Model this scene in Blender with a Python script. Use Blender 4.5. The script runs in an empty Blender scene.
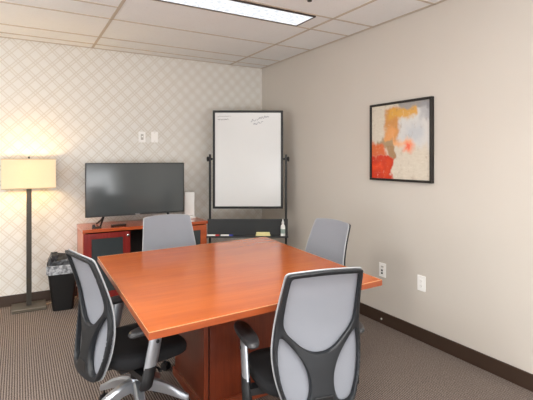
import bpy, bmesh, math, random
from mathutils import Vector, Matrix
from mathutils.geometry import delaunay_2d_cdt
random.seed(7)
C = bpy.context.scene.collection
PI = math.pi

# ------------------------------------------------------------------ materials
def srgb(r, g, b):
    f = lambda c: (c/255/12.92) if c/255 <= .04045 else ((c/255+.055)/1.055)**2.4
    return (f(r), f(g), f(b), 1)

class NT:
    """small node-building helper"""
    def __init__(s, name):
        s.m = bpy.data.materials.new(name); s.m.use_nodes = True
        s.t = s.m.node_tree; s.b = s.t.nodes['Principled BSDF']; s.out = s.t.nodes['Material Output']
        s.co = s.t.nodes.new('ShaderNodeTexCoord')
    def n(s, kind, **kw):
        x = s.t.nodes.new(kind)
        for k, v in kw.items(): setattr(x, k, v)
        return x
    def link(s, a, b): s.t.links.new(a, b)
    def put(s, sock, v):
        if hasattr(v, 'is_output') or isinstance(v, bpy.types.NodeSocket): s.link(v, sock)
        else: sock.default_value = v
    def math(s, op, a, b=None, c=None):
        x = s.n('ShaderNodeMath', operation=op); s.put(x.inputs[0], a)
        if b is not None: s.put(x.inputs[1], b)
        if c is not None: s.put(x.inputs[2], c)
        return x.outputs[0]
    def step(s, v, lo, hi):
        x = s.n('ShaderNodeMapRange', interpolation_type='SMOOTHSTEP')
        s.put(x.inputs[0], v); x.inputs[1].default_value = lo; x.inputs[2].default_value = hi
        return x.outputs[0]
    def mix(s, f, a, b):
        x = s.n('ShaderNodeMix', data_type='RGBA'); s.put(x.inputs[0], f); s.put(x.inputs[6], a); s.put(x.inputs[7], b)
        return x.outputs[2]
    def noise(s, scale, detail=2.0, vec=None, stretch=None, rough=.5):
        x = s.n('ShaderNodeTexNoise'); x.inputs['Scale'].default_value = scale; x.inputs['Detail'].default_value = detail
        x.inputs['Roughness'].default_value = rough
        v = vec if vec is not None else s.co.outputs['Object']
        if stretch:
            mp = s.n('ShaderNodeMapping'); mp.inputs['Scale'].default_value = stretch; s.link(v, mp.inputs[0]); v = mp.outputs[0]
        s.link(v, x.inputs['Vector']); return x.outputs['Fac']
    def xyz(s, which='Object'):
        x = s.n('ShaderNodeSeparateXYZ'); s.link(s.co.outputs[which], x.inputs[0]); return x.outputs
    def bump(s, h, strength=.3, dist=.002):
        x = s.n('ShaderNodeBump'); x.inputs['Strength'].default_value = strength; x.inputs['Distance'].default_value = dist
        s.link(h, x.inputs['Height']); s.link(x.outputs[0], s.b.inputs['Normal'])
    def base(s, col, rough=.5, metal=0.0, spec=None):
        s.put(s.b.inputs['Base Color'], col); s.put(s.b.inputs['Roughness'], rough); s.b.inputs['Metallic'].default_value = metal
        if spec is not None: s.b.inputs['Specular IOR Level'].default_value = spec

def plain(name, rgb, rough=.5, metal=0.0, var=.08, scale=30, spec=None):
    k = NT(name); c = srgb(*rgb)
    d = tuple(max(0, v*(1-var)) for v in c[:3])+(1,); l = tuple(min(1, v*(1+var)) for v in c[:3])+(1,)
    k.base(k.mix(k.noise(scale, 3), d, l), rough, metal, spec)
    return k.m

def wood(name, dark, light, rough=.22, axis='x', coat=.3):
    k = NT(name)
    st = {'x': (.8, 8, 8), 'y': (14, 1.0, 14), 'z': (14, 14, 1.0)}[axis]
    g = k.noise(1.6, 5, stretch=st, rough=.6)
    g2 = k.noise(7, 4, stretch=st)
    big = k.noise(1.3, 2)
    f = k.step(k.math('ADD', k.math('MULTIPLY', g, .6), k.math('MULTIPLY', g2, .4)), .32, .7)
    c = k.mix(f, srgb(*dark), srgb(*light))
    c = k.mix(k.math('MULTIPLY', big, .22), c, srgb(*dark))
    k.base(c, rough); k.b.inputs['Coat Weight'].default_value = coat; k.b.inputs['Coat Roughness'].default_value = .12
    return k.m

M = {}
def wallpaper():
    k = NT('trellis wallpaper'); x, y, z = k.xyz()
    p = .142
    w1 = k.noise(9, 2)
    jit = k.math('MULTIPLY', k.math('SUBTRACT', w1, .5), .0)
    def fam(e):
        m = k.math('ABSOLUTE', k.math('SUBTRACT', k.math('FRACT', k.math('ADD', k.math('DIVIDE', e, p), 50.5)), .5))
        band = k.math('SUBTRACT', 1.0, k.step(k.math('ABSOLUTE', k.math('SUBTRACT', m, .125)), .012, .06))
        core = k.math('SUBTRACT', 1.0, k.step(m, .08, .2))
        return band, core
    b1, c1 = fam(k.math('ADD', x, z)); b2, c2 = fam(k.math('SUBTRACT', x, z))
    lines = k.math('MAXIMUM', b1, b2); core = k.math('MAXIMUM', c1, c2)
    fine = k.noise(160, 2); soft = k.noise(3, 3)
    lines = k.math('MULTIPLY', lines, k.math('ADD', .55, k.math('MULTIPLY', soft, .6)))
    c = k.mix(k.math('MULTIPLY', core, .12), srgb(226, 223, 217), srgb(206, 195, 178))
    c = k.mix(k.math('MULTIPLY', lines, .5), c, srgb(188, 173, 152))
    c = k.mix(k.math('MULTIPLY', fine, .12), c, srgb(170, 160, 145))
    k.base(c, .62); k.bump(lines, .1, .001); return k.m
M['wallpaper'] = wallpaper()

def paint_wall():
    k = NT('beige painted wall'); f = k.noise(180, 3); s = k.noise(1.5, 2)
    c = k.mix(s, srgb(198, 190, 180), srgb(204, 197, 188)); k.base(c, .55); k.bump(f, .12, .001); return k.m
M['paint'] = paint_wall()

def carpet():
    k = NT('ribbed carpet'); x, y, z = k.xyz()
    ph = k.math('ADD', k.math('MULTIPLY', x, 2*PI/.0138), k.math('MULTIPLY', k.noise(70, 2), 1.6))
    s = k.step(k.math('SINE', ph), -.7, .8)
    gy = k.step(k.math('SINE', k.math('ADD', k.math('MULTIPLY', y, 2*PI/.0125), k.math('MULTIPLY', k.noise(50, 2), 5))), -.9, .5)
    nub = k.noise(1, 1, stretch=(190, 140, 1), rough=.6)
    big = k.noise(2.2, 3)
    c = k.mix(s, srgb(68, 60, 56), srgb(162, 149, 139))
    c = k.mix(k.math('MULTIPLY', k.math('SUBTRACT', 1.0, gy), .6), c, srgb(84, 71, 65))
    c = k.mix(k.math('MULTIPLY', k.step(nub, .52, .68), .42), c, srgb(166, 152, 143))
    c = k.mix(k.math('MULTIPLY', k.step(nub, .48, .32), .42), c, srgb(62, 53, 50))
    c = k.mix(k.math('MULTIPLY', big, .15), c, srgb(100, 88, 82))
    k.base(c, .95, spec=.1); k.bump(k.math('ADD', s, nub), .4, .002); return k.m
M['carpet'] = carpet()

def tile():
    k = NT('mineral ceiling tile'); f = k.noise(120, 4, rough=.7); s = k.noise(4, 3); pit = k.noise(60, 4, rough=.8)
    c = k.mix(s, srgb(232, 232, 230), srgb(238, 238, 236))
    c = k.mix(k.math('MULTIPLY', k.step(pit, .56, .7), .25), c, srgb(190, 178, 162))
    k.base(c, .9, spec=.1); k.bump(f, .3, .002); return k.m
M['tile'] = tile()
M['tee'] = plain('ceiling tee', (192, 178, 160), .5, 0, .04)
M['baseboard'] = plain('dark vinyl baseboard', (58, 42, 32), .45, 0, .1, 20)
M['cherry_x'] = wood('cherry wood lengthwise', (172, 78, 13), (194, 95, 20), .2, 'x', .1)
M['cherry_edge'] = wood('cherry edge band', (134, 60, 26), (160, 78, 38), .3, 'x')
M['cherry_base'] = wood('cherry pedestal', (102, 41, 20), (126, 54, 28), .3, 'z')
M['cherry_plinth'] = wood('cherry plinth', (126, 56, 32), (150, 72, 44), .3, 'x')
M['rim_highlight'] = plain('painted rim highlight', (206, 148, 104), .35, 0, .06)  # pale colour paints the highlight on the tabletop's upper rim
M['gap_shade'] = plain('painted gap shade', (24, 14, 10), .7)  # near-black colour standing in for shade between the pedestal panels
M['cred'] = wood('credenza cherry', (166, 70, 30), (194, 94, 48), .25, 'x')
M['cred_side'] = wood('credenza side', (172, 80, 40), (200, 106, 62), .3, 'z')
M['cred_door'] = wood('credenza door mahogany', (116, 32, 30), (142, 44, 38), .25, 'z')
M['cred_in'] = plain('credenza dark interior', (30, 16, 14), .7)
M['smoked'] = plain('smoked glass', (58, 64, 66), .12, 0, .03, 8)
M['chrome'] = plain('chrome', (200, 200, 200), .2, 1, .03)
M['charcoal'] = plain('charcoal plastic', (22, 25, 29), .5, 0, .06, 60)
M['black_fab'] = plain('black seat fabric', (14, 15, 19), .85, 0, .25, 220)
M['black_pl'] = plain('black plastic', (20, 21, 23), .45)
M['black_soft'] = plain('soft black pad', (48, 48, 50), .4, 0, .1, 90)
M['silver'] = plain('brushed aluminium', (176, 180, 186), .34, .75, .05, 40)
M['piping'] = plain('silver mesh edge', (168, 170, 172), .5, .2, .05)
M['tvbody'] = plain('tv plastic', (18, 19, 20), .4)
M['black_metal'] = plain('black powder-coated steel', (14, 14, 15), .45, .2)
M['tray'] = plain('dark grey tray', (46, 48, 49), .5, .1)
M['white_pl'] = plain('white plastic', (243, 242, 239), .4, 0, .02)
M['cover'] = plain('white cover plate', (244, 242, 238), .4, 0, .02)
M['slot'] = plain('dark slot', (40, 40, 42), .6)
M['seam'] = plain('grey seam', (182, 178, 170), .6)
M['lampmetal'] = plain('dark bronze metal', (62, 58, 52), .4, .35, .1)
M['lampbase'] = plain('brushed bronze base', (98, 91, 80), .35, .4, .08)
M['pframe'] = plain('black picture frame', (26, 21, 18), .35)
M['pedge'] = plain('frame bronze edge', (92, 78, 60), .4, .3)
M['binblack'] = plain('black bin plastic', (8, 8, 9), .45)
M['cord'] = plain('tan cord', (170, 150, 120), .6)
M['ink'] = plain('faded marker ink', (70, 72, 78), .6)
M['inkblue'] = plain('blue grey ink', (86, 92, 112), .6)
M['red'] = plain('red cap', (190, 40, 40), .4); M['blue'] = plain('blue cap', (50, 60, 150), .4)
M['yellow'] = plain('pale yellow felt', (236, 226, 168), .8)
M['tag'] = plain('pale tag', (214, 206, 196), .5)

def mesh_fabric():
    k = NT('grey mesh fabric'); x, y, z = k.xyz()
    w = k.math('MULTIPLY', k.math('SINE', k.math('MULTIPLY', x, 1800)), k.math('SINE', k.math('MULTIPLY', z, 1800)))
    c = k.mix(k.step(w, -.8, .8), srgb(148, 151, 159), srgb(168, 171, 179))
    k.base(c, .7, spec=.2)
    tr = k.n('ShaderNodeBsdfTransparent'); tl = k.n('ShaderNodeBsdfTranslucent'); k.put(tl.inputs[0], srgb(190, 192, 198))
    a = k.n('ShaderNodeMixShader'); a.inputs[0].default_value = .3; k.link(k.b.outputs[0], a.inputs[1]); k.link(tl.outputs[0], a.inputs[2])
    b = k.n('ShaderNodeMixShader'); b.inputs[0].default_value = .10; k.link(a.outputs[0], b.inputs[1]); k.link(tr.outputs[0], b.inputs[2])
    k.link(b.outputs[0], k.out.inputs[0]); return k.m
M['mesh'] = mesh_fabric()

def screen():
    k = NT('tv screen'); k.base(k.mix(k.noise(2, 2), srgb(70, 75, 76), srgb(76, 80, 81)), .13, spec=.4)
    k.b.inputs['Coat Weight'].default_value = .15; k.b.inputs['Coat Roughness'].default_value = .08; return k.m
M['screen'] = screen()

def board():
    k = NT('glossy whiteboard'); k.base(k.mix(k.noise(2.5, 3), srgb(212, 213, 212), srgb(219, 219, 218)), .22)
    return k.m
M['board'] = board()

def diffuser():
    k = NT('prismatic light lens')
    st = k.noise(3, 4, stretch=(8, 14, 1), rough=.7)
    c = k.mix(k.step(st, .40, .60), (.62, .67, .72, 1), (1, 1, 1, 1))
    k.base(srgb(120, 122, 124), .6, spec=.1); k.put(k.b.inputs['Emission Color'], c); k.b.inputs['Emission Strength'].default_value = .86
    return k.m
M['diffuser'] = diffuser()

def shade():
    k = NT('linen lamp shade'); f = k.noise(1, 3, stretch=(300, 300, 60))
    c = k.mix(f, srgb(240, 226, 196), srgb(248, 236, 210))
    d = k.n('ShaderNodeBsdfDiffuse'); k.link(c, d.inputs[0])
    t = k.n('ShaderNodeBsdfTranslucent'); k.link(c, t.inputs[0])
    mx = k.n('ShaderNodeMixShader'); mx.inputs[0].default_value = .26; k.link(d.outputs[0], mx.inputs[1]); k.link(t.outputs[0], mx.inputs[2])
    k.link(mx.outputs[0], k.out.inputs[0]); return k.m
M['shade'] = shade()

def bag():
    k = NT('translucent bin liner'); f = k.noise(40, 3)
    k.base(k.mix(k.step(f, .35, .65), srgb(96, 98, 102), srgb(176, 178, 182)), .28); k.bump(k.noise(35, 3), .8, .01); return k.m
M['bag'] = bag()
def bagdark():
    k = NT('dark bin liner'); f = k.noise(40, 3)
    k.base(k.mix(k.step(f, .35, .65), srgb(30, 31, 34), srgb(74, 76, 80)), .3); k.bump(k.noise(35, 3), .8, .01); return k.m
M['bagdark'] = bagdark()

def painting():
    k = NT('abstract painting'); x, y, z = k.xyz('Generated')   # x across 0..1, z up 0..1
    n1 = k.math('SUBTRACT', k.noise(5, 4, vec=k.co.outputs['Generated']), .5)
    n2 = k.math('SUBTRACT', k.noise(6.5, 4, vec=k.co.outputs['Generated'], stretch=(1.3, 1, .8)), .5); br2 = k.noise(9, 6, vec=k.co.outputs['Generated'], stretch=(1.6, 1, .7), rough=.75)
    u = k.math('ADD', x, k.math('MULTIPLY', n1, .26)); v = k.math('ADD', z, k.math('MULTIPLY', n2, .24))
    def box(x0, x1, y0, y1, e=.025):
        a = k.math('MULTIPLY', k.step(u, x0-e, x0+e), k.math('SUBTRACT', 1.0, k.step(u, x1-e, x1+e)))
        b = k.math('MULTIPLY', k.step(v, y0-e, y0+e), k.math('SUBTRACT', 1.0, k.step(v, y1-e, y1+e)))
        return k.math('MULTIPLY', a, b)
    br = k.noise(14, 5, vec=k.co.outputs['Generated'], stretch=(1, 1, 2.5), rough=.7)
    c = k.mix(br, srgb(190, 178, 158), srgb(226, 218, 204))
    L = [((.47, 1.1, .42, .92), (208, 208, 207), .8, .06), ((.62, .9, .5, .72), (178, 184, 192), .6, .08),
         ((.5, 1.1, .9, 1.1), (128, 126, 128), .75, .03), ((.85, 1.1, .76, 1.0), (150, 152, 160), .6, .05),
         ((.26, .50, .46, .95), (200, 136, 66), .95, .04), ((.30, .78, .80, .93), (212, 158, 66), .95, .03),
         ((.27, .46, .48, .70), (228, 160, 100), .8, .06), ((.25, .74, .44, .52), (236, 178, 130), .75, .04),
         ((.58, .74, .36, .48), (236, 128, 84), .85, .05), ((.62, .69, .39, .45), (232, 84, 60), .8, .02),
         ((.12, .42, .42, .54), (150, 134, 104), .85, .02), ((.27, .42, .28, .44), (158, 120, 78), .9, .02),
         ((-.1, .24, .28, .50), (208, 96, 38), .95, .04), ((-.1, .40, -.1, .29), (196, 50, 20), 1.0, .02),
         ((-.1, .2, .12, .2), (236, 84, 34), .6, .04), ((.24, .36, .02, .24), (214, 74, 26), .6, .03)]
    for bx, col, w, e in L:
        c = k.mix(k.math('MULTIPLY', box(*bx, e=e), w), c, srgb(*col))
    c = k.mix(k.math('MULTIPLY', k.step(br2, .44, .34), .35), c, srgb(150, 120, 92))
    c = k.mix(k.math('MULTIPLY', k.step(br2, .58, .70), .4), c, srgb(232, 214, 190))
    dk = k.math('MULTIPLY', k.step(br, .55, .68), k.step(z, .80, .95))
    c = k.mix(k.math('MULTIPLY', dk, .7), c, srgb(80, 78, 84))
    c = k.mix(k.math('MULTIPLY', k.step(br, .55, .72), .2), c, srgb(230, 222, 210))
    k.base(c, .45); return k.m
M['painting'] = painting()

# ------------------------------------------------------------------ geometry
def obj(name, bm, m, parent=None, smooth=False, bevel=0):
    bmesh.ops.recalc_face_normals(bm, faces=bm.faces)
    me = bpy.data.meshes.new(name); bm.to_mesh(me); bm.free()
    ms = m if isinstance(m, (list, tuple)) else [m]
    for q in ms: me.materials.append(M[q])
    if smooth:
        me.shade_smooth()
        me.set_sharp_from_angle(angle=math.radians(40))
    o = bpy.data.objects.new(name, me); C.objects.link(o)
    if parent: o.parent = parent
    if bevel:
        b = o.modifiers.new('edge', 'BEVEL'); b.width = bevel; b.segments = 2; b.limit_method = 'ANGLE'; b.angle_limit = math.radians(40)
    return o
def tag(o, label=None, cat=None, group=None, kind=None):
    for k, v in (('label', label), ('category', cat), ('group', group), ('kind', kind)):
        if v: o[k] = v
    return o
def empty(name, loc=(0, 0, 0), rz=0):
    o = bpy.data.objects.new(name, None); C.objects.link(o); o.location = loc; o.rotation_euler = (0, 0, rz); o.empty_display_size = .1
    return o
def box(bm, x0, x1, y0, y1, z0, z1, mi=0):
    vs = [bm.verts.new((x, y, z)) for x in (x0, x1) for y in (y0, y1) for z in (z0, z1)]
    for f in ((0, 1, 3, 2), (4, 6, 7, 5), (0, 4, 5, 1), (2, 3, 7, 6), (0, 2, 6, 4), (1, 5, 7, 3)):
        bm.faces.new([vs[i] for i in f]).material_index = mi
    return bm
def bx(*a): return box(bmesh.new(), *a)
def loft(bm, rings, cap=True, mi=0):
    R = [[bm.verts.new(p) for p in r] for r in rings]; n = len(R[0])
    for a, b in zip(R, R[1:]):
        for i in range(n): bm.faces.new((a[i], a[(i+1) % n], b[(i+1) % n], b[i])).material_index = mi
    if cap: bm.faces.new(R[0][::-1]).material_index = mi; bm.faces.new(R[-1]).material_index = mi
    return bm
def circ(c, r, n=16, ax='z'):
    o = []
    for i in range(n):
        a = 2*PI*i/n; p, q = r*math.cos(a), r*math.sin(a)
        o.append({'z': (c[0]+p, c[1]+q, c[2]), 'x': (c[0], c[1]+p, c[2]+q), 'y': (c[0]+p, c[1], c[2]+q)}[ax])
    return o
def lathe(bm, c, prof, n=16, ax='z'):
    i = 'xyz'.index(ax); rs = []
    for r, h in prof:
        cc = list(c); cc[i] += h; rs.append(circ(cc, max(r, 1e-4), n, ax))
    return loft(bm, rs)
def tube(bm, pts, r, n=8):
    pts = [Vector(p) for p in pts]; rs = []
    for i, p in enumerate(pts):
        t = (pts[min(i+1, len(pts)-1)]-pts[max(i-1, 0)]).normalized()
        up = Vector((0, 0, 1)) if abs(t.z) < .9 else Vector((1, 0, 0))
        a = t.cross(up).normalized(); b = t.cross(a); rr = r[i] if isinstance(r, (list, tuple)) else r
        rs.append([p+a*rr*math.cos(2*PI*j/n)+b*rr*math.sin(2*PI*j/n) for j in range(n)])
    return loft(bm, rs)
def smooth_loop(P, k=6):
    n = len(P); o = []
    for i in range(n):
        a, b, c, d = (Vector(P[(i+j-1) % n]) for j in range(4))
        for s in range(k):
            t = s/k
            o.append(.5*((2*b)+(-a+c)*t+(2*a-5*b+4*c-d)*t*t+(-a+3*b-3*c+d)*t**3))
    return o
def smooth_path(P, k=6):
    o = []; n = len(P)
    for i in range(n-1):
        a, b, c, d = (Vector(P[min(max(i+j-1, 0), n-1)]) for j in range(4))
        for s in range(k):
            t = s/k; o.append(.5*((2*b)+(-a+c)*t+(2*a-5*b+4*c-d)*t*t+(-a+3*b-3*c+d)*t**3))
    o.append(Vector(P[-1])); return o
def mirror_half(H): return H+[(-x, z) for x, z in reversed(H) if abs(x) > 1e-6]
def inside(p, L):
    c = False; j = len(L)-1
    for i in range(len(L)):
        a, b = L[i], L[j]
        if (a[1] > p[1]) != (b[1] > p[1]) and p[0] < (b[0]-a[0])*(p[1]-a[1])/(b[1]-a[1])+a[0]: c = not c
        j = i
    return c
def segd(p, a, b):
    ax, ay = b[0]-a[0], b[1]-a[1]; L = ax*ax+ay*ay
    t = 0 if L == 0 else max(0, min(1, ((p[0]-a[0])*ax+(p[1]-a[1])*ay)/L))
    return math.hypot(p[0]-a[0]-ax*t, p[1]-a[1]-ay*t)
def plate(outer, holes, cell, back, front, edge=.012, smin=.35):
    """curved plate: outlines in (x,z); back/front(x,z) give y of both faces; thickness rounds off at the rims"""
    loops = [outer]+holes; V = []; E = []
    for L in loops:
        s = len(V); V += [Vector((p[0], p[1])) for p in L]; E += [(s+i, s+(i+1) % len(L)) for i in range(len(L))]
    nb = len(V)
    def dist(p): return min(segd(p, L[i], L[(i+1) % len(L)]) for L in loops for i in range(len(L)))
    def ok(p): return inside(p, outer) and not any(inside(p, h) for h in holes)
    xs = [p[0] for p in outer]; zs = [p[1] for p in outer]
    for L in loops:                                   # an offset ring just inside each rim
        for i in range(len(L)):
            a, b = Vector(L[i-1][:2]), Vector(L[(i+1) % len(L)][:2]); t = (b-a); nrm = Vector((-t.y, t.x)).normalized()
            for sg in (1, -1):
                q = Vector(L[i][:2])+nrm*sg*edge*.5
                if ok(q) and dist(q) > edge*.42: V.append(q)
    z = min(zs)
    while z < max(zs):
        x = min(xs)
        while x < max(xs):
            q = Vector((x, z))
            if ok(q) and dist(q) > cell*.6: V.append(q)
            x += cell
        z += cell
    vo, eo, fo = delaunay_2d_cdt(V, E, [], 0, 1e-6)[:3]
    F = [f for f in fo if ok(tuple(sum(vo[i][k] for i in f)/len(f) for k in (0, 1)))]
    bm = bmesh.new(); A = []; B = []
    for p in vo:
        d = min(dist(p), edge); w = smin+(1-smin)*math.sqrt(max(0, 1-(1-d/edge)**2))
        yb, yf = back(p[0], p[1]), front(p[0], p[1]); mid = (yb+yf)/2; h = (yf-yb)/2*w
        A.append(bm.verts.new((p[0], mid-h, p[1]))); B.append(bm.verts.new((p[0], mid+h, p[1])))
    cnt = {}
    for f in F:
        f = list(f)
        bm.faces.new([A[i] for i in f]); bm.faces.new([B[i] for i in reversed(f)])
        for i in range(len(f)):
            e = (f[i], f[(i+1) % len(f)]); cnt[e] = 1
    for (a, b) in list(cnt):
        if (b, a) not in cnt: bm.faces.new((A[b], A[a], B[a], B[b]))
    bmesh.ops.delete(bm, geom=[v for v in bm.verts if not v.link_faces], context='VERTS')
    return bm
def copy_tree(o, parent=None):
    c = o.copy(); C.objects.link(c)
    if parent: c.parent = parent
    for ch in list(o.children): copy_tree(ch, c)
    return c

# ------------------------------------------------------------------ the room
XR, YB, XL, YF, HC = 2.61, 4.632, -2.7, -2.4, 2.479
def struct(name, bm, m, bevel=0): return tag(obj(name, bm, m, bevel=bevel), kind='structure')
struct('floor', bx(XL-.1, XR+.1, YF-.1, YB+.1, -.1, 0), 'carpet')
struct('ceiling', bx(XL-.1, XR+.1, YF-.1, YB+.1, HC, HC+.1), 'tile')
struct('wall_back', bx(XL-.1, XR+.1, YB, YB+.1, 0, HC), 'wallpaper')
struct('wall_right', bx(XR, XR+.1, YF, YB, 0, HC), 'paint')
struct('wall_left', bx(XL-.1, XL, YF, YB, 0, HC), 'paint')
struct('wall_front', bx(XL, XR, YF-.1, YF, 0, HC), 'paint')
def bb(x0, x1, y0, y1, name):
    struct(name, bx(x0, x1, y0, y1, 0, .1), 'baseboard', .002)
bb(XL, XR, YB-.012, YB, 'baseboard_back'); bb(XR-.012, XR, YF, YB-.012, 'baseboard_right')
bb(XL, XL+.012, YF, YB-.012, 'baseboard_left'); bb(XL+.012, XR-.012, YF, YF+.012, 'baseboard_front')
tn = [0]
def tee(x0, x1, y0, y1):
    tn[0] += 1; struct('trim_%d' % tn[0], bx(x0, x1, y0, y1, HC-.004, HC+.004), 'tee')
XA, XB, tw = 2.173, .645, .011
for xx in (XA, XB, -.885, -2.41): tee(xx-tw, xx+tw, YF, YB)
for yy in (4.455, 4.175, 3.59, 2.08, 1.47, .86, .25, -.36): tee(XL, XR, yy-tw*.8, yy+tw*.8)
for yy in (3.01, 2.70): tee(XB, XR, yy-tw*.8, yy+tw*.8)
tee(XL, XB, 3.28, 3.298)
tee(XL, XR, YB-.022, YB-.001); tee(XR-.022, XR-.001, YF, YB)

# ceiling troffer
t = tag(empty('ceiling_light', (1.25, 2.852, HC)), 'long white fluorescent panel light set in the tiled ceiling', 'light')
bm = bmesh.new(); w, d = .765, .135
for a in ((-w, w, -d, -d+.013), (-w, w, d-.013, d), (-w, -w+.013, -d+.013, d-.013), (w-.013, w, -d+.013, d-.013)):
    box(bm, a[0], a[1], a[2], a[3], -.011, .004)
M['troffer'] = plain('dark troffer frame', (66, 58, 54), .5)
obj('frame', bm, 'troffer', t)
obj('diffuser', bx(-w+.013, w-.013, -d+.013, d-.013, -.008, -.002), 'diffuser', t)
# small sprinkler in the ceiling
t = tag(empty('sprinkler_head', (1.755, 2.44, HC)), 'small dark sprinkler head in the ceiling by the light', 'sprinkler')
obj('escutcheon', lathe(bmesh.new(), (0, 0, 0), [(.03, 0), (.03, -.004), (.022, -.01), (.012, -.012)]), 'lampmetal', t, True)
obj('deflector', lathe(bmesh.new(), (0, 0, 0), [(.008, -.01), (.008, -.016), (.016, -.019), (.016, -.022)]), 'black_metal', t, True)

# ------------------------------------------------------------------ meeting table
t = tag(empty('meeting_table', (1.05, 2.25, 0)), 'large square cherry wood meeting table on a pedestal base', 'table')
Q = [(-.642, -.702), (.5715, -.626), (.658, .733), (-.611, .655)]        # table corners about its centre
def quad(g, z0, z1, h=None):
    bm = bmesh.new(); rings = []
    def grow(q, g): return [(x+math.copysign(g, x), y+math.copysign(g, y)) for x, y in q]
    if h is None: return loft(bm, [[(x, y, z) for x, y in grow(Q, g)] for z in (z0, z1)])
    o = grow(Q, g); i = grow(Q, h)
    return loft(bm, [[(x, y, z) for x, y in q] for q, z in ((i, z0), (o, z0), (o, z1), (i, z1), (i, z0))], cap=False)
obj('tabletop', quad(0, .708, .738), 'cherry_x', t, bevel=.002)
obj('edge_band', quad(.003, .709, .735, .0), 'cherry_edge', t)
obj('edge_line', quad(.0032, .7355, .7384, -.0012), 'rim_highlight', t)  # thin strip carrying the painted rim highlight
px0, px1, py0, py1 = -.205, .30, -.11, .40
obj('plinth', bx(px0, px1, py0, py1, 0, .05), 'cherry_plinth', t, bevel=.003)
obj('side_panel', bx(px0+.012, px0+.037, py0+.012, py1-.012, .05, .708), 'cherry_base', t)
obj('side_panel', bx(px1-.037, px1-.012, py0+.012, py1-.012, .05, .708), 'cherry_base', t)
obj('front_panel', bx(px0+.047, px1-.047, py0+.016, py0+.04, .05, .708), 'cherry_base', t)
obj('rear_panel', bx(px0+.047, px1-.047, py1-.04, py1-.016, .05, .708), 'cherry_base', t)
obj('shadow_gap', bx(px0+.037, px1-.037, py0+.03, py1-.03, .05, .708), 'gap_shade', t)  # dark core fills the panel gaps as painted recess shade
M_t = tag(obj('table_tag', bx(-.022, .022, -.0015, .0015, -.006, .006), 'tag'), 'small pale tag stuck under the front edge of the meeting table', 'tag')
M_t.location = (.985, 1.585, .7015)

# ------------------------------------------------------------------ credenza
cx0, cx1, cy0, cy1, ch = .505, 1.696, 4.17, 4.615, .72
t = tag(empty('credenza', ((cx0+cx1)/2, (cy0+cy1)/2, 0)), 'reddish wooden credenza with smoked glass doors against the wallpaper', 'cabinet')
hx = (cx1-cx0)/2; hy = (cy1-cy0)/2
obj('cabinet_top', bx(-hx-.006, hx+.006, -hy-.008, hy, ch-.03, ch), 'cred', t, bevel=.003)
obj('side_panel', bx(-hx, -hx+.022, -hy+.022, hy, .0, ch-.03), 'cred_side', t)
obj('side_panel', bx(hx-.022, hx, -hy+.022, hy, .0, ch-.03), 'cred_side', t)
obj('divider', bx(-.20, -.18, -hy+.03, hy-.02, .06, ch-.03), 'cred_in', t)
obj('divider', bx(.18, .20, -hy+.03, hy-.02, .06, ch-.03), 'cred_in', t)
obj('back_panel', bx(-hx+.022, hx-.022, hy-.02, hy-.005, .06, ch-.03), 'cred_in', t)
obj('shelf', bx(-.18, .18, -hy+.05, hy-.02, .36, .378), 'cred_in', t)
obj('toe_board', bx(-hx+.022, hx-.022, -hy+.04, hy-.02, 0, .06), 'cred_in', t)
def door(x0, x1, kx, m):
    o = obj('door', bmesh.new(), m, t)
    bm = bmesh.new(); z0, z1 = .075, ch-.04; fw = .066; ya, yb = -hy, -hy+.02
    box(bm, x0, x0+fw, ya, yb, z0, z1); box(bm, x1-fw, x1, ya, yb, z0, z1)
    box(bm, x0+fw, x1-fw, ya, yb, z0, z0+fw); box(bm, x0+fw, x1-fw, ya, yb, z1-fw*.75, z1)
    bmesh.ops.recalc_face_normals(bm, faces=bm.faces); bm.to_mesh(o.data); bm.free()
    obj('glass_pane', bx(x0+fw-.004, x1-fw+.004, ya+.008, ya+.013, z0+fw-.004, z1-fw*.75+.004), 'smoked', o)
    obj('knob', lathe(bmesh.new(), (kx, ya, z1-.035), [(.006, 0), (.006, -.012), (.012, -.016), (.012, -.022), (.006, -.026)], 14, 'y'), 'chrome', o, True)
    return o
door(-hx+.004, -.182, -.205, 'cred_door'); door(.182, hx-.004, .205, 'cred')

# ------------------------------------------------------------------ television
t = tag(empty('television', (1.024, 4.345, ch)), 'black flat screen television on the credenza, screen off', 'television')
tx, tz0, tz1 = .480, .088, .602
obj('rear_shell', loft(bmesh.new(), [[(s*tx*k, y, z0+(z1-z0)*zz) for s, zz in ((-1, 0), (1, 0), (1, 1), (-1, 1))] for y, k, z0, z1 in ((.0, 1, tz0, tz1), (.02, 1, tz0, tz1), (.06, .75, tz0+.04, tz1-.18))]), 'tvbody', t, bevel=.003)
bm = bmesh.new(); b = .008
box(bm, -tx, tx, -.014, 0, tz1-b, tz1); box(bm, -tx, -tx+b, -.014, 0, tz0+.016, tz1-b); box(bm, tx-b, tx, -.014, 0, tz0+.016, tz1-b)
obj('bezel', bm, 'tvbody', t)
obj('chin_bar', bx(-tx, tx, -.017, 0, tz0, tz0+.016), 'tvgrey' if 'tvgrey' in M else 'tray', t, bevel=.002)
obj('screen', bx(-tx+b, tx-b, -.009, -.001, tz0+.016, tz1-b), 'screen', t)
obj('logo_plate', bx(-.022, .022, -.019, -.017, tz0+.003, tz0+.011), 'piping', t)
for sx in (-1, 1):
    bm = bmesh.new()
    tube(bm, [(sx*.31, .02, tz0+.005), (sx*.33, -.01, .05), (sx*.36, -.09, .008)], [.01, .009, .008]); tube(bm, [(sx*.31, .02, tz0+.005), (sx*.33, .05, .05), (sx*.36, .12, .008)], [.01, .009, .008])
    obj('foot', bm, 'black_metal', t, True)
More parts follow.
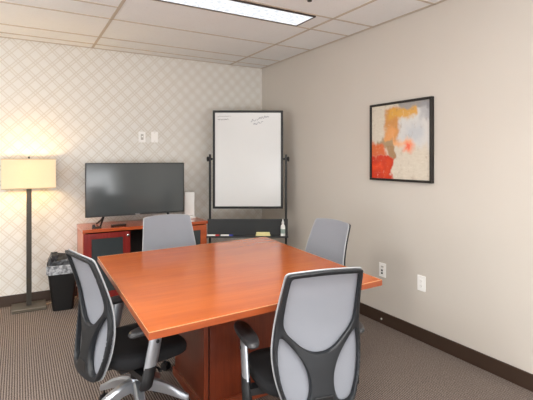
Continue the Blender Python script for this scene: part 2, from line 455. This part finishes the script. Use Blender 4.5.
# cable box under the screen, small device, white router, paper
t = tag(empty('remote_sensor', (.605, 4.235, ch)), 'small black device standing at the lamp end of the credenza', 'device')
obj('body', loft(bmesh.new(), [[(-.014, -.02, 0), (.014, -.02, 0), (.014, .03, 0), (-.014, .03, 0)], [(-.012, -.008, .03), (.012, -.008, .03), (.012, .014, .034), (-.012, .014, .034)]]), 'black_pl', t, bevel=.003)
obj('stand_foot', bx(.0, .06, -.028, .02, 0, .012), 'black_pl', t, bevel=.003)
o = tag(obj('remote_control', bx(-.07, .07, -.02, .02, 0, .017), 'black_pl', bevel=.006), 'black remote control lying on the credenza under the television', 'remote')
o.location = (.83, 4.262, ch); o.rotation_euler = (0, 0, .1)
t = tag(empty('wireless_router', (1.596, 4.43, ch)), 'white upright box standing beside the television on the credenza', 'router')
obj('case', bx(-.055, .055, -.018, .018, .02, .285), 'white_pl', t, bevel=.006)
obj('foot', bx(-.06, .06, -.035, .035, 0, .02), 'white_pl', t, bevel=.004)
obj('vent', bx(-.04, .04, -.0195, -.018, .03, .037), 'seam', t)
o = tag(obj('paper_sheet', bx(-.1, .1, -.06, .06, 0, .004), 'white_pl'), 'white sheet of paper lying on the credenza by the television', 'paper')
o.location = (1.46, 4.235, ch); o.rotation_euler = (0, 0, .25)

# ------------------------------------------------------------------ mobile whiteboard
t = tag(empty('mobile_whiteboard', (2.105, 4.038, 0), -PI/6), 'tall white dry erase board in a black rolling frame', 'whiteboard')
W, z0, z1 = .371, .836, 1.873; fr = .024
bm = bmesh.new()
box(bm, -W, W, -.014, .014, z1-fr, z1); box(bm, -W, W, -.014, .014, z0, z0+fr)
box(bm, -W, -W+fr, -.014, .014, z0+fr, z1-fr); box(bm, W-fr, W, -.014, .014, z0+fr, z1-fr)
obj('board_frame', bm, 'black_metal', t)
bs = obj('board_surface', bx(-W+fr, W-fr, -.008, .008, z0+fr, z1-fr), 'board', t)
def scribble(x, z, w, slope, amp, n, seed, m, r):
    rd = random.Random(seed); bm = bmesh.new(); P = []
    seg = []
    for i in range(n):
        f = i/(n-1)
        seg.append((x+w*f, -.0085, z+slope*f+amp*rd.uniform(-1, 1)))
        if rd.random() < .14 and len(seg) > 3: P.append(seg); seg = []
    if len(seg) > 2: P.append(seg)
    for s in P: tube(bm, smooth_path(s, 3), r, 4)
    return bm
wr = scribble(-.325, 1.808, .15, .004, .005, 34, 3, 'ink', .0010)
obj('writing', wr, 'ink', bs); obj('writing', scribble(-.32, 1.775, .12, .006, .007, 24, 5, 'ink', .0016), 'ink', bs)
obj('writing', scribble(.03, 1.762, .19, .055, .014, 34, 8, 'inkblue', .0018), 'inkblue', bs)
obj('writing', scribble(.06, 1.725, .10, .035, .014, 18, 11, 'inkblue', .0018), 'inkblue', bs)
for s in (-1, 1):
    obj('post', bx(s*.402-.011, s*.402+.011, -.011, .011, .05, 1.41), 'black_metal', t, bevel=.003)
    kb = bmesh.new()
    tube(kb, [(s*.371, 0, 1.36), (s*.425, 0, 1.36)], .007); lathe(kb, (s*.425, 0, 1.36), [(.02, -.01), (.027, -.005), (.027, .007), (.018, .012)] , 12, 'x')
    lathe(kb, (s*.384, 0, 1.36), [(.014, -.004), (.014, .004)], 12, 'x')
    obj('pivot_knob', kb, 'black_metal', t, True)
    f = obj('foot', bx(s*.402-.016, s*.402+.016, -.16, .16, .055, .085), 'black_metal', t, bevel=.004)
    for yy in (-.145, .145):
        obj('caster', lathe(bmesh.new(), (s*.402, yy, .027), [(.018, -.012), (.027, -.01), (.027, .01), (.018, .012)], 14, 'x'), 'black_pl', f, True)
obj('crossbar', bx(-.391, .391, -.01, .01, .16, .19), 'black_metal', t)
tr = obj('marker_tray', bmesh.new(), 'tray', t)
bm = bmesh.new(); box(bm, -.418, .418, -.075, -.065, .565, .735); box(bm, -.418, .418, -.155, -.075, .555, .565); box(bm, -.418, .418, -.16, -.155, .555, .572)
bmesh.ops.recalc_face_normals(bm, faces=bm.faces); bm.to_mesh(tr.data); bm.free()
for s in (-1, 1): obj('tray_bracket', bx(s*.402-.01, s*.402+.01, -.065, -.011, .62, .65), 'black_metal', t)
Mw = Matrix.Translation((2.105, 4.038, 0)) @ Matrix.Rotation(-PI/6, 4, 'Z')
def ontray(name, x, y, z, rz=0):
    o = empty(name, Mw @ Vector((x, y, z)), -PI/6+rz); return o
for i, (x, cap, lab) in enumerate(((-.36, 'red', 'marker pen with red end lying on the whiteboard tray'), (-.22, 'blue', 'marker pen with blue end lying on the whiteboard tray'))):
    o = tag(ontray('marker_pen', x, -.125, .5745, .03), lab, 'marker', 'marker pens on the whiteboard tray')
    obj('barrel', lathe(bmesh.new(), (0, 0, 0), [(.008, -.055), (.0095, -.05), (.0095, .03)], 10, 'x'), 'white_pl', o, True)
    obj('cap', lathe(bmesh.new(), (0, 0, 0), [(.0095, .03), (.0095, .068), (.006, .072)], 10, 'x'), cap, o, True)
o = tag(ontray('board_eraser', .16, -.12, .565), 'pale yellow board eraser on the whiteboard tray', 'eraser')
obj('felt_block', bx(-.075, .075, -.025, .025, 0, .018), 'yellow', o, bevel=.003); obj('grip', bx(-.07, .07, -.02, .02, .018, .042), 'yellow', o, bevel=.006)
o = tag(ontray('spray_bottle', .365, -.118, .565), 'small white cleaner bottle standing at the end of the whiteboard tray', 'bottle')
obj('body', lathe(bmesh.new(), (0, 0, 0), [(.020, 0), (.024, .004), (.024, .095), (.02, .112), (.011, .122), (.011, .13)], 18), 'white_pl', o, True)
obj('nozzle', lathe(bmesh.new(), (0, 0, 0), [(.013, .13), (.013, .146), (.007, .152), (.004, .178), (.002, .18)], 14), 'white_pl', o, True)
M['label'] = plain('grey green label', (150, 168, 160), .5); obj('sticker', lathe(bmesh.new(), (0, 0, 0), [(.0245, .03), (.0245, .075)], 18), 'label', o, True)

# ------------------------------------------------------------------ floor lamp
lx, ly = .085, 4.475
t = tag(empty('floor_lamp', (lx, ly, 0)), 'lit floor lamp with boxy cream shade and dark metal pole', 'lamp')
obj('base', bx(-.138, .138, -.11, .11, 0, .03), 'lampbase', t, bevel=.004)
obj('pole', bx(-.021, .021, -.012, .012, .03, 1.12), 'lampmetal', t, bevel=.003)
sw, sd, s0, s1 = .212, .12, 1.095, 1.362
bm = bmesh.new(); k = .003
for a in ((-sw, sw, -sd, -sd+k), (-sw, sw, sd-k, sd), (-sw, -sw+k, -sd+k, sd-k), (sw-k, sw, -sd+k, sd-k)): box(bm, *a, s0, s1)
sh = obj('lamp_shade', bm, 'shade', t)
M['shadetrim'] = plain('shade trim', (206, 184, 140), .7)
for z in (s0, s1-.006):
    bm = bmesh.new()
    for a in ((-sw-.001, sw+.001, -sd-.001, -sd+k), (-sw-.001, sw+.001, sd-k, sd+.001), (-sw-.001, -sw+k, -sd+k, sd-k), (sw-k, sw+.001, -sd+k, sd-k)): box(bm, *a, z, z+.006)
    obj('rim', bm, 'shadetrim', sh)
bm = bmesh.new(); tube(bm, [(-sw+.004, 0, s1-.02), (sw-.004, 0, s1-.02)], .003, 6); tube(bm, [(0, -sd+.004, s1-.02), (0, sd-.004, s1-.02)], .003, 6)
obj('spider', bm, 'lampmetal', sh)
obj('socket', lathe(bmesh.new(), (0, 0, 0), [(.018, 1.10), (.018, 1.16), (.014, 1.17)]), 'lampmetal', t, True)
kb = NT('lit bulb glass'); kb.base((1, .85, .6, 1), .3); kb.b.inputs['Emission Color'].default_value = (1, .72, .36, 1); kb.b.inputs['Emission Strength'].default_value = 25; M['bulb'] = kb.m
obj('bulb', lathe(bmesh.new(), (0, 0, 0), [(.012, 1.17), (.028, 1.20), (.033, 1.225), (.025, 1.25), (.008, 1.262)]), 'bulb', t, True)
obj('finial', lathe(bmesh.new(), (0, 0, 0), [(.004, s1-.03), (.004, s1+.004), (.009, s1+.01), (.007, s1+.018), (.002, s1+.022)], 10), 'lampmetal', t, True)
o = tag(obj('extension_cable', tube(bmesh.new(), smooth_path([(.20, 4.50, .006), (.28, 4.53, .006), (.36, 4.545, .006), (.44, 4.59, .006), (.5, 4.6, .006)]), .005, 6), 'cord', smooth=True), 'thin tan cord on the carpet behind the waste bin', 'cord')

# ------------------------------------------------------------------ waste bin
t = tag(empty('waste_bin', (.354, 4.33, 0), -.08), 'black waste bin with a crumpled liner beside the credenza', 'bin')
def rr(hx, hy, r, z, n=5, wob=0, seed=0):
    rd = random.Random(seed); o = []
    for sx, sy, a0 in ((1, 1, 0), (-1, 1, 90), (-1, -1, 180), (1, -1, 270)):
        for i in range(n+1):
            a = math.radians(a0+90*i/n); q = 1+rd.uniform(-wob, wob)
            o.append((q*(sx*(hx-r)+r*math.cos(a)), q*(sy*(hy-r)+r*math.sin(a)), z+rd.uniform(-wob, wob)*.25))
    return o
obj('bucket', loft(bmesh.new(), [rr(.085, .07, .03, 0), rr(.13, .1, .03, .40), rr(.125, .095, .03, .40), rr(.08, .065, .03, .01)]), 'binblack', t, True)
obj('liner', loft(bmesh.new(), [rr(.136, .106, .03, .335, wob=.015, seed=1), rr(.135, .105, .03, .37, wob=.02, seed=2), rr(.136, .106, .03, .408, wob=.015, seed=3), rr(.129, .099, .03, .413, wob=.02, seed=4), rr(.117, .09, .03, .39, wob=.03, seed=5)], cap=False), 'bag', t, True)
obj('crumpled_bag', loft(bmesh.new(), [rr(.117, .09, .03, .385, wob=.02, seed=6), rr(.124, .096, .03, .44, wob=.06, seed=7), rr(.105, .08, .03, .475, wob=.14, seed=8), rr(.05, .04, .02, .47, wob=.2, seed=9)]), 'bagdark', t, True)

# ------------------------------------------------------------------ picture, plates
py, pz, ps = 2.405, 1.499, .315
t = tag(empty('framed_painting', (XR, py, pz)), 'square abstract painting in orange and cream in a black frame', 'painting')
fw, fd = .018, .032
bm = bmesh.new()
box(bm, -fd, 0, -ps, ps, ps-fw, ps); box(bm, -fd, 0, -ps, ps, -ps, -ps+fw); box(bm, -fd, 0, -ps, -ps+fw, -ps+fw, ps-fw); box(bm, -fd, 0, ps-fw, ps, -ps+fw, ps-fw)
obj('frame', bm, 'pframe', t, bevel=.002)
o = obj('canvas', bx(-ps+fw, ps-fw, 0, .012, -ps+fw, ps-fw), 'painting', t)
o.rotation_euler = (0, 0, -PI/2); o.location = (-.020, 0, 0)
def cover(name, loc, rz, label, kind, cat):
    t = tag(empty(name, loc, rz), label, cat)
    obj('cover_plate', bx(-.037, .037, -.006, 0, -.058, .058), 'cover', t, bevel=.003)
    if kind == 'duplex':
        for s in (-1, 1):
            r = obj('receptacle', lathe(bmesh.new(), (0, 0, s*.021), [(.016, -.006), (.016, -.0085), (.014, -.009)], 14, 'y'), 'cover', t, True)
            bm = bmesh.new(); box(bm, -.008, -.005, -.0095, -.0088, s*.021-.002, s*.021+.007); box(bm, .005, .008, -.0095, -.0088, s*.021-.002, s*.021+.006)
            obj('slot', bm, 'slot' if name != 'wall_outlet' else 'seam', r)
    elif kind == 'jacks':
        for z in (-.003, -.026):
            obj('jack', bx(-.012, .006, -.0085, -.006, z-.007, z+.007), 'slot', t)
        obj('label_strip', bx(-.014, .014, -.0068, -.006, .022, .034), 'seam', t)
    elif kind == 'switch':
        f = obj('toggle_frame', bx(-.014, .014, -.008, -.006, -.030, .030), 'seam', t)
        obj('toggle', bx(-.006, .006, -.016, -.008, -.004, .012), 'cover', f, bevel=.002)
    return t
cover('data_outlet', (XR, 2.598, .443), -PI/2, 'white wall plate with two dark jacks just above the table corner', 'jacks', 'outlet')
cover('power_outlet', (XR, 2.202, .432), -PI/2, 'white power outlet plate alone on the bare beige wall', 'duplex2', 'outlet')
bpy_t = [o for o in C.objects if o.name == 'power_outlet'][0]
r = obj('decora_insert', bx(-.017, .017, -.0085, -.006, -.034, .034), 'cover', bpy_t, bevel=.001)
for s in (-1, 1):
    bm = bmesh.new(); z = s*.018
    box(bm, -.008, -.005, -.0095, -.0085, z-.004, z+.005); box(bm, .005, .008, -.0095, -.0085, z-.004, z+.004); box(bm, -.002, .002, -.0095, -.0085, z-.011, z-.007)
    obj('slot', bm, 'seam', r)
cover('light_switch', (1.142, YB, 1.594), 0, 'white switch plate on the wallpaper above the television, farther from the whiteboard', 'switch', 'switch')
t = cover('blank_plate', (1.277, YB+.001, 1.597), 0, 'plain white blank plate on the wallpaper above the television, nearer the whiteboard', 'blank', 'switch plate')
M['screw'] = plain('screw head', (190, 184, 172), .4)
for z in (-.045, .045): obj('screw', lathe(bmesh.new(), (0, 0, z), [(.004, -.006), (.004, -.0068), (.002, -.0072)], 8, 'y'), 'screw', t, True)
t = tag(empty('cable_jack', (XR-.012, 2.60, .04)), 'tiny pale cable jack on the dark baseboard', 'jack')
obj('collar', lathe(bmesh.new(), (0, 0, 0), [(.008, 0), (.008, -.005), (.006, -.006)], 12, 'x'), 'seam', t, True)
obj('pin', lathe(bmesh.new(), (0, 0, 0), [(.004, -.005), (.004, -.014), (.003, -.015)], 10, 'x'), 'chrome', t, True)

# ------------------------------------------------------------------ office chairs
def back_y(z):
    K = [(.30, -.262), (.40, -.248), (.50, -.236), (.60, -.232), (.68, -.238), (.76, -.258), (.84, -.284), (.93, -.318)]
    for (a, ya), (b, yb), in zip(K, K[1:]):
        if z <= b or b == K[-1][0]:
            t = (z-a)/(b-a); t = max(-.5, min(1.2, t))
            i = K.index((a, ya)); y0 = K[max(i-1, 0)]; y3 = K[min(i+2, len(K)-1)]
            m1 = (yb-y0[1])/(b-y0[0])*(b-a); m2 = (y3[1]-ya)/(y3[0]-a)*(b-a)
            return (2*t**3-3*t*t+1)*ya+(t**3-2*t*t+t)*m1+(-2*t**3+3*t*t)*yb+(t**3-t*t)*m2
def surf(x, z): return back_y(z)+.6*x*x
H_OUT = [(0, .318), (.07, .319), (.122, .328), (.150, .355), (.175, .42), (.191, .49), (.198, .57), (.192, .66), (.183, .75), (.175, .83), (.170, .880), (.167, .897), (.160, .905), (.140, .909), (.08, .914), (0, .917)]
H_TOP = [(0, .562), (.035, .566), (.072, .584), (.110, .616), (.144, .652), (.161, .695), (.160, .77), (.155, .84), (.151, .876), (.146, .888), (.133, .892), (.07, .897), (0, .899)]
H_LOW = [(.176, .628), (.167, .634), (.150, .622), (.118, .586), (.087, .545), (.064, .50), (.053, .452), (.056, .405), (.074, .366), (.104, .354), (.137, .368), (.158, .41), (.173, .46), (.182, .52), (.182, .58)]
def make_chair():
    t = empty('office_chair')
    out = [tuple(p) for p in smooth_loop(mirror_half(H_OUT), 4)]
    top = [tuple(p) for p in smooth_loop(mirror_half(H_TOP), 4)]
    lo = [tuple(p) for p in smooth_loop(H_LOW, 4)]; lo2 = [(-x, z) for x, z in reversed(lo)]
    def deep(z): return .020+.010*max(0, min(1, (.66-z)/.16))
    bk = plate(out, [top, lo, lo2], .014, lambda x, z: surf(x, z)-deep(z), lambda x, z: surf(x, z), .008, .6)
    obj('back_frame', bk, 'charcoal', t, True)
    grow = [(x*1.008, (z-.6)*1.006+.601) for x, z in out]
    ms = plate(grow, [], .02, lambda x, z: surf(x, z)+.002, lambda x, z: surf(x, z)+.006, .003, .7)
    mp = obj('mesh_panel', ms, 'mesh', t, True)
    pp = [(x, surf(x, z)+.004, z) for x, z in grow]; pp.append(pp[0]); 
    pb = bmesh.new(); tube(pb, pp, .0034, 6); obj('piping', pb, 'piping', mp, True)
    # spine bracket and seat
    bm = bmesh.new()
    loft(bm, [[(-w, y, z0), (w, y, z0), (w, y, z1), (-w, y, z1)] for y, w, z0, z1 in ((-.285, .045, .335, .40), (-.23, .045, .325, .375), (-.1, .05, .315, .35), (.02, .06, .315, .35))])
    obj('back_bracket', bm, 'black_pl', t, bevel=.006)
    rings = []
    def se(hx, y0, y1, z, e=3.2, n=40, droop=0):
        o = []
        for i in range(n):
            a = 2*PI*i/n; c, s = math.cos(a), math.sin(a)
            x = hx*math.copysign(abs(c)**(2/e), c); y = (y0+y1)/2+(y1-y0)/2*math.copysign(abs(s)**(2/e), s)
            o.append((x, y, z-droop*max(0, (y-.05)/.2)**2))
        return o
    for k, z in ((.80, .355), (.93, .360), (.985, .372), (1, .388), (.995, .404), (.965, .416), (.90, .423), (.7, .426), (.4, .424), (.1, .423)):
        rings.append(se(.225*k, -.005-.205*k, -.005+.24*k, z, droop=.03))
    obj('seat', loft(bmesh.new(), rings), 'black_fab', t, True)
    obj('mechanism', bx(-.07, .07, -.12, .10, .285, .357), 'black_pl', t, bevel=.012)
    lv = bmesh.new(); tube(lv, [(.07, .02, .32), (.17, .03, .315), (.20, .03, .31)], [.005, .005, .009]); obj('lever', lv, 'black_pl', t, True)
    for s in (-1, 1):
        X = s*.262
        arm = empty('armrest'); arm.parent = t
        if s < 0: arm['far'] = 1
        bm = bmesh.new()
        P = [(X, -.068, .285, .018, .024), (X, -.064, .292, .021, .032), (X, -.052, .335, .021, .033), (X, -.040, .385, .019, .032)]
        loft(bm, [[(x+hx*math.cos(a), y+hy*math.sin(a), z) for a in [2*PI*i/14 for i in range(14)]] for x, y, z, hx, hy in P])
        loft(bm, [[(xx, y, z) for y, z in ((-.08, .315), (-.03, .315), (-.03, .345), (-.08, .345))] for xx in (s*.05, X)])
        obj('lower_bracket', bm, 'black_pl', arm, True)
        P = [(X, -.042, .375, .016, .033), (X, -.028, .44, .016, .034), (X, -.013, .51, .015, .034), (X, -.004, .550, .015, .033)]
        po = obj('post', loft(bmesh.new(), [[(x+hx*math.cos(a), y+hy*math.sin(a), z) for a in [2*PI*i/14 for i in range(14)]] for x, y, z, hx, hy in P]), 'silver', arm, True)
        obj('button', lathe(bmesh.new(), (X+s*.0145, -.010, .50), [(.009, -s*.002), (.009, s*.003), (.006, s*.004)], 12, 'x'), 'black_pl', po, True)
        rg = []
        for hx, a, b, z in ((.028, -.125, .095, .548), (.036, -.14, .11, .553), (.039, -.146, .115, .562), (.036, -.142, .112, .572), (.028, -.13, .10, .577)):
            r = []
            for i in range(28):
                an = 2*PI*i/28; c, q = math.cos(an), math.sin(an)
                yy = (a+b)/2+(b-a)/2*math.copysign(abs(q)**.7, q)
                r.append((X-s*.008+hx*math.copysign(abs(c)**.7, c), yy, z-.010*max(0, (-.06-yy)/.08)**2))
            rg.append(r)
        obj('pad', loft(bmesh.new(), rg), 'black_soft', arm, True)
    # gas column, star base, casters
    obj('gas_column', lathe(bmesh.new(), (0, 0, 0), [(.030, .20), (.030, .25), (.020, .255), (.020, .30)], 18), 'black_pl', t, True)
    obj('hub', lathe(bmesh.new(), (0, 0, 0), [(.030, .125), (.038, .135), (.040, .195), (.034, .208)], 20), 'silver', t, True)
    for i in range(5):
        a = math.radians(LEG0+72*i); R = Matrix.Rotation(a, 4, 'Z')
        rg = []
        for r, hw, zb, zt in ((.028, .025, .145, .205), (.08, .024, .140, .196), (.16, .022, .115, .164), (.22, .019, .088, .128), (.256, .017, .072, .104), (.272, .011, .070, .096)):
            rg.append([R @ Vector(p) for p in ((r, -hw, zb), (r, hw, zb), (r, hw, zt-.012), (r, hw*.55, zt), (r, -hw*.55, zt), (r, -hw, zt-.012))])
        lg = obj('leg', loft(bmesh.new(), rg), 'silver', t, True)
        cb = bmesh.new(); lathe(cb, (0, 0, 0), [(.006, .05), (.006, .072)], 8); box(cb, -.012, .02, -.008, .008, .03, .052)
        cb.transform(Matrix.Translation(R @ Vector((.248, 0, 0))) @ Matrix.Rotation(a+1.1+i*.9, 4, 'Z'))
        ca = obj('caster', cb, 'black_pl', t)
        for s in (-1, 1):
            wb = lathe(bmesh.new(), (.006, s*.014, .026), [(.018, -.006), (.026, -.005), (.026, .005), (.018, .006)], 16, 'y')
            wb.transform(Matrix.Translation(R @ Vector((.248, 0, 0))) @ Matrix.Rotation(a+1.1+i*.9, 4, 'Z'))
            obj('wheel', wb, 'black_pl', ca, True)
    return t
LEG0 = 54   # degrees, in the chair's own frame (set for the first chair)
G = 'grey mesh office chairs around the table'
chair = make_chair()
SP = [   # x, y, heading (direction faced, degrees from +X), height shift, label
    (.543, 2.318, 13, -.01, 'grey mesh office chair beside the waste bin, its arm under the table corner'),
    (1.130, 1.668, 78.5, .0, 'grey mesh office chair with its dark back towards the camera, facing the pedestal'),
    (.978, 2.93, -91, .012, 'grey mesh office chair in front of the credenza and television'),
    (1.654, 2.415, 183, .005, 'grey mesh office chair between the table and the beige wall'),
]
chairs = [chair]+[copy_tree(chair) for _ in SP[1:]]
for o, (x, y, hd, dz, lab) in zip(chairs, SP):
    o.location = (x, y, 0); o.rotation_euler = (0, 0, math.radians(hd-90)); tag(o, lab, 'chair', G)
    if hd in (-91, 183): o.scale = (1.05, 1, 1)
    if True:
        for ch in o.children:
            if ch.name.startswith('armrest') and o is chairs[1]: ch.location.z = .022
            if ch.name.startswith('armrest') and o is chairs[0]: ch.location = ((0, .025, -.01) if 'far' in ch else (0, -.018, -.012))
            if ch.name.split('.')[0] not in ('armrest', 'leg', 'caster', 'hub', 'gas_column'): ch.location.z = dz

# ------------------------------------------------------------------ lights, world, camera
def area(name, loc, rot, sx, sy, power, col):
    l = bpy.data.lights.new(name, 'AREA'); l.shape = 'RECTANGLE'; l.size = sx; l.size_y = sy; l.energy = power; l.color = col
    o = bpy.data.objects.new(name, l); C.objects.link(o); o.location = loc; o.rotation_euler = rot; return o
area('panel_light_behind', (.3, .2, HC-.02), (0, 0, 0), 1.5, .3, 50, (1, .97, .93))
area('panel_light_side', (-1.4, 2.0, HC-.02), (0, 0, 0), 1.5, .3, 40, (1, .97, .93))
area('daylight', (XL+.05, .6, 1.1), (0, -PI/2-.45, 0), 1.4, 2.6, 62, (.82, .91, 1))
area('daylight_behind', (.4, YF+.05, 1.0), (PI/2+.5, 0, 0), 3.2, 1.4, 120, (.95, .97, 1))
area('ceiling_fill', (-.2, -.9, 1.75), (PI, 0, 0), 3.2, 1.8, 72, (.97, .98, 1))  # added fill light, no real fixture; brightens the ceiling from behind the camera
area('ceiling_fill_side', (-1.9, 2.6, 1.75), (PI, 0, 0), 1.0, 2.2, 34, (.97, .98, 1))  # second added fill, out of view, lifting the ceiling on the left
p = bpy.data.lights.new('bulb_light', 'POINT'); p.energy = 62; p.color = (1, .66, .28); p.shadow_soft_size = .035
o = bpy.data.objects.new('bulb_light', p); C.objects.link(o); o.location = (lx, ly, 1.226)
w = bpy.data.worlds.new('World'); bpy.context.scene.world = w; w.use_nodes = True
w.node_tree.nodes['Background'].inputs[0].default_value = (.9, .95, 1, 1); w.node_tree.nodes['Background'].inputs[1].default_value = .5

cam = bpy.data.cameras.new('Camera'); co = bpy.data.objects.new('Camera', cam); C.objects.link(co)
co.location = (0, 0, 1.36); co.rotation_euler = (PI/2, 0, -PI/6)
cam.sensor_width = 36; cam.lens = 430/533*36; cam.shift_y = -41/533; cam.clip_start = .05
S = bpy.context.scene; S.camera = co
S.view_settings.view_transform = 'Standard'; S.view_settings.look = 'None'; S.view_settings.exposure = .38; S.view_settings.gamma = 1.0
S.cycles.max_bounces = 10; S.cycles.use_denoising = True
